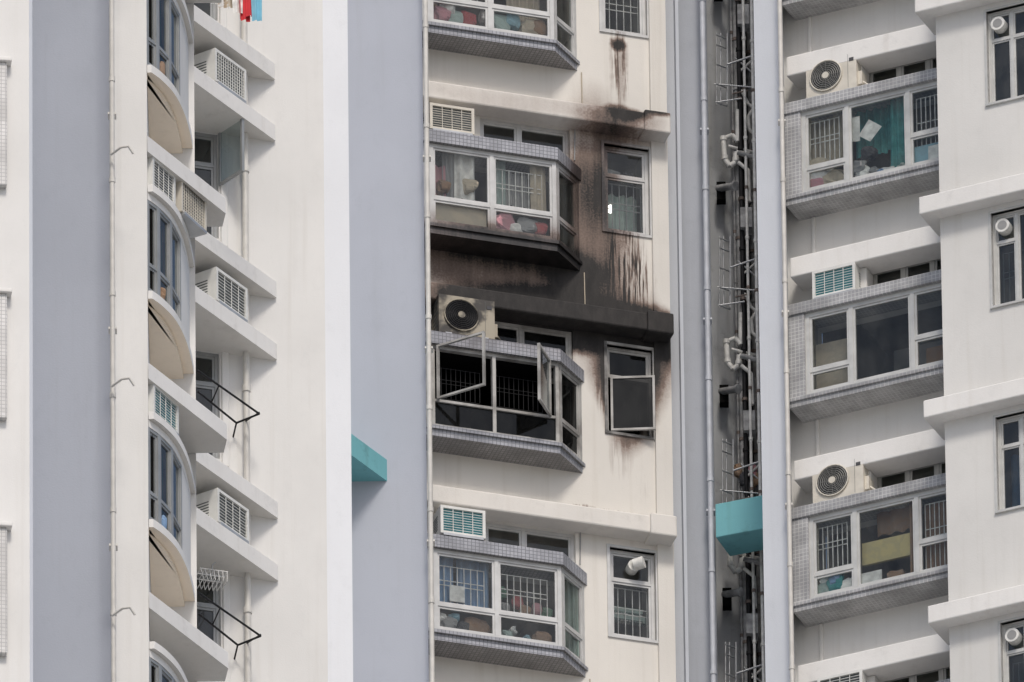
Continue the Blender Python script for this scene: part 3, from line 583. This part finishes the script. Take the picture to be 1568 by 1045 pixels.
# light well plumbing
W=Frame(1130,522,302.0,0)
w=MB()
def wx(px,e=0): return W.P(px,522,e)[0]
for px,e,r,k in ((1134,0,.03,'pipeg'),(1147,.2,.018,'pipew'),(1156,-.5,.04,'pipeg'),(1139,.1,.026,'black'),(1160,.3,.02,'pipew'),(1128,.0,.014,'pipeg')):
    w.tube([(wx(px,e),-e,-60),(wx(px,e),-e,22)],r,k,12)
    for i in range(-12,16): w.tube([(wx(px,e),-e,i*.7+px%7*.1),(wx(px,e),-e,i*.7+.04+px%7*.1)],r*1.45,k if i%2 else 'rust',12)
def Q(px,py,e=.1): x,z=W.P(px,py,e); return Vector((x,-e,z))
for k in range(-2,5):
    dy=-311*k; dx=-4.5*k
    def q(px,py,e=.1): return Q(px+dx,py+dy,e)
    w.tube([q(1112,522),q(1114,555),q(1122,566),q(1130,560),q(1132,545),q(1150,548)],.034,'pipew',10)
    for c_ in ((1112,524),(1114,553),(1131,556),(1148,548)): w.tube([q(c_[0],c_[1]-3),q(c_[0]+.5,c_[1]+3)],.044,'pipew',10)
    w.tube([q(1116,522),q(1126,518),q(1134,528),q(1134,480)],.028,'pipew',10); w.tube([q(1134,545,.2),q(1165,553,.2)],.03,'pipeg',10)
    w.tube([q(1120,535),q(1140,540),q(1160,545,.0)],.02,'pipew',8); w.tube([q(1135,560,.15),q(1150,572,.15),q(1152,620,.15)],.025,'pipew',8)
    w.tube([q(1140,450),q(1150,470),q(1160,478)],.02,'pipew',8); w.tube([q(1136,480),q(1138,420),q(1160,400)],.014,'pipew',6)
    w.tube([q(1158,478),q(1150,490),q(1152,510),q(1164,520)],.022,'pipew',8); w.tube([q(1126,455,.2),q(1150,450,.2)],.01,'rust',6)
    w.box(q(1102,610).x,q(1116,610).x,-.03,.1,q(1102,612).z,q(1102,585).z,'char_unlit'); w.tube([q(1104,600,0),q(1128,596,.2)],.045,'pipeg',14)  # black box paints the shade inside the wall opening
    w.tube([q(1128,596,.2),q(1131,596,.22)],.058,'pipeg',14)
    w.box(q(1138,640).x,q(1156,640).x,-.2,0,q(1138,665).z,q(1138,635).z,'pipeg')
    for py in (365,380,410,440,468):
        w.tube([q(1102,py,.35),q(1118,py+6,.2)],.010,'steel',6)
    for px in (1102,1108,1118): w.tube([q(px,362,.25),q(px,472,.25)],.010,'steel',6)
    w.tube([q(1100,468,.3),q(1140,462,.3)],.010,'steel',6); w.tube([q(1118,410,.3),q(1162,395,.3)],.012,'steel',6)
    w.tube([q(1098,440,.3),q(1160,445,.3)],.009,'steel',6); w.tube([q(1130,400,.1),q(1165,430,.1)],.011,'steel',6)
    if k in (-1,2):
        for i in range(6): w.blob(q(1126+i*7,400+(i%3)*14+(0 if k==2 else 10),.05),(.05,.05,.09),random.choice(['c_dk','c_gry','c_pink','c_brown']),seed=i+k)
w.done('light_well_plumbing',W.M)
# ================================================================== laundry and racks
w=MB(); zr=E.P(398,637,.35)[1]; a=E.H(302,567,zr); b_=E.H(397,634,zr); c=E.H(362,648,zr); d=E.H(303,600,zr)
for off in (0,1):
    M0=T(0,0,-2.8*off)
    for s_ in ((a,b_),(b_,c),(c,d)): w.tube(list(s_),.012,'black',8,M0)
    w.tube([b_+Vector((0,0,.02)),c+Vector((.1,.05,.05))],.008,'black',6,M0); w.tube([c,c+Vector((0,.3,-.25))],.01,'black',6,M0); w.tube([a+(b_-a)*.35,d+(c-d)*.35],.009,'black',6,M0)
w.done('clothes_drying_rack',E.M)
w=MB(); m=E.H(325,880,E.P(325,880,.4)[1])
for i in range(7): w.tube([m+Vector((-.16+i*.05,-.1,.0)),m+Vector((-.16+i*.05,.14,.0)),m+Vector((-.13+i*.045,.14,-.12)),m+Vector((-.13+i*.045,-.1,-.12)),m+Vector((-.16+i*.05,-.1,.0))],.005,'c_wht',5)
for y in (-.1,.02,.14):
    w.tube([m+Vector((-.17,y,0)),m+Vector((.15,y,0))],.007,'c_wht',6)
w.tube([m+Vector((0,0,0)),m+Vector((0,0,.12)),m+Vector((.04,0,.16))],.006,'steel',6)
w.done('wire_hanging_basket',E.M)
w=MB(); base=E.H(362,-14,E.P(362,-14,2.2)[1])
w.tube([base+Vector((-.6,-.0,.10)),base+Vector((.4,0,.10))],.012,'steel',8)
for i,(c_,ln) in enumerate((('lw',.27),('c_wht',.30),('lw',.34),('c_beige',.32),('c_wht',.38),('lred',.46),('lred',.40),('lcy',.44))):
    MM=Matrix.Translation(base+Vector((-.32+i*.078,-.0+.01*(i%2),.1)))@RZ(15); w.curtain(-.04,.09,-ln,0,0,c_,.02,.07,MM)
w.done('hanging_laundry',E.M)
# ================================================================== ground, sky, sun
w=MB()
M_['ground']=paint('concrete_ground',(.36,.35,.33)); w.quad((-3000,-2000,0),(3000,-2000,0),(3000,4000,0),(-3000,4000,0),'ground'); w.done('ground')
wd=bpy.data.worlds.new("World"); scene.world=wd; wd.use_nodes=True; nt=wd.node_tree
sk=nt.nodes.new('ShaderNodeTexSky'); sk.sky_type='NISHITA'; sk.sun_disc=False
EL,AZ=50,8   # sun behind camera, slightly right
sk.sun_elevation=rad(EL); sk.sun_rotation=rad(180-AZ); sk.dust_density=3; sk.air_density=1.0
nt.links.new(sk.outputs[0],nt.nodes['Background'].inputs[0]); nt.nodes['Background'].inputs[1].default_value=.125
sd=bpy.data.lights.new('sun','SUN'); sd.energy=1.85; sd.angle=rad(12); sd.color=(1,.945,.87); so=bpy.data.objects.new('sun',sd); scene.collection.objects.link(so)
dirv=Vector((math.sin(rad(AZ))*math.cos(rad(EL)),-math.cos(rad(AZ))*math.cos(rad(EL)),math.sin(rad(EL))))
so.rotation_euler=dirv.to_track_quat('Z','Y').to_euler(); so.location=(0,100,300)
scene.view_settings.view_transform='Standard'; scene.view_settings.look='None'; scene.view_settings.exposure=0
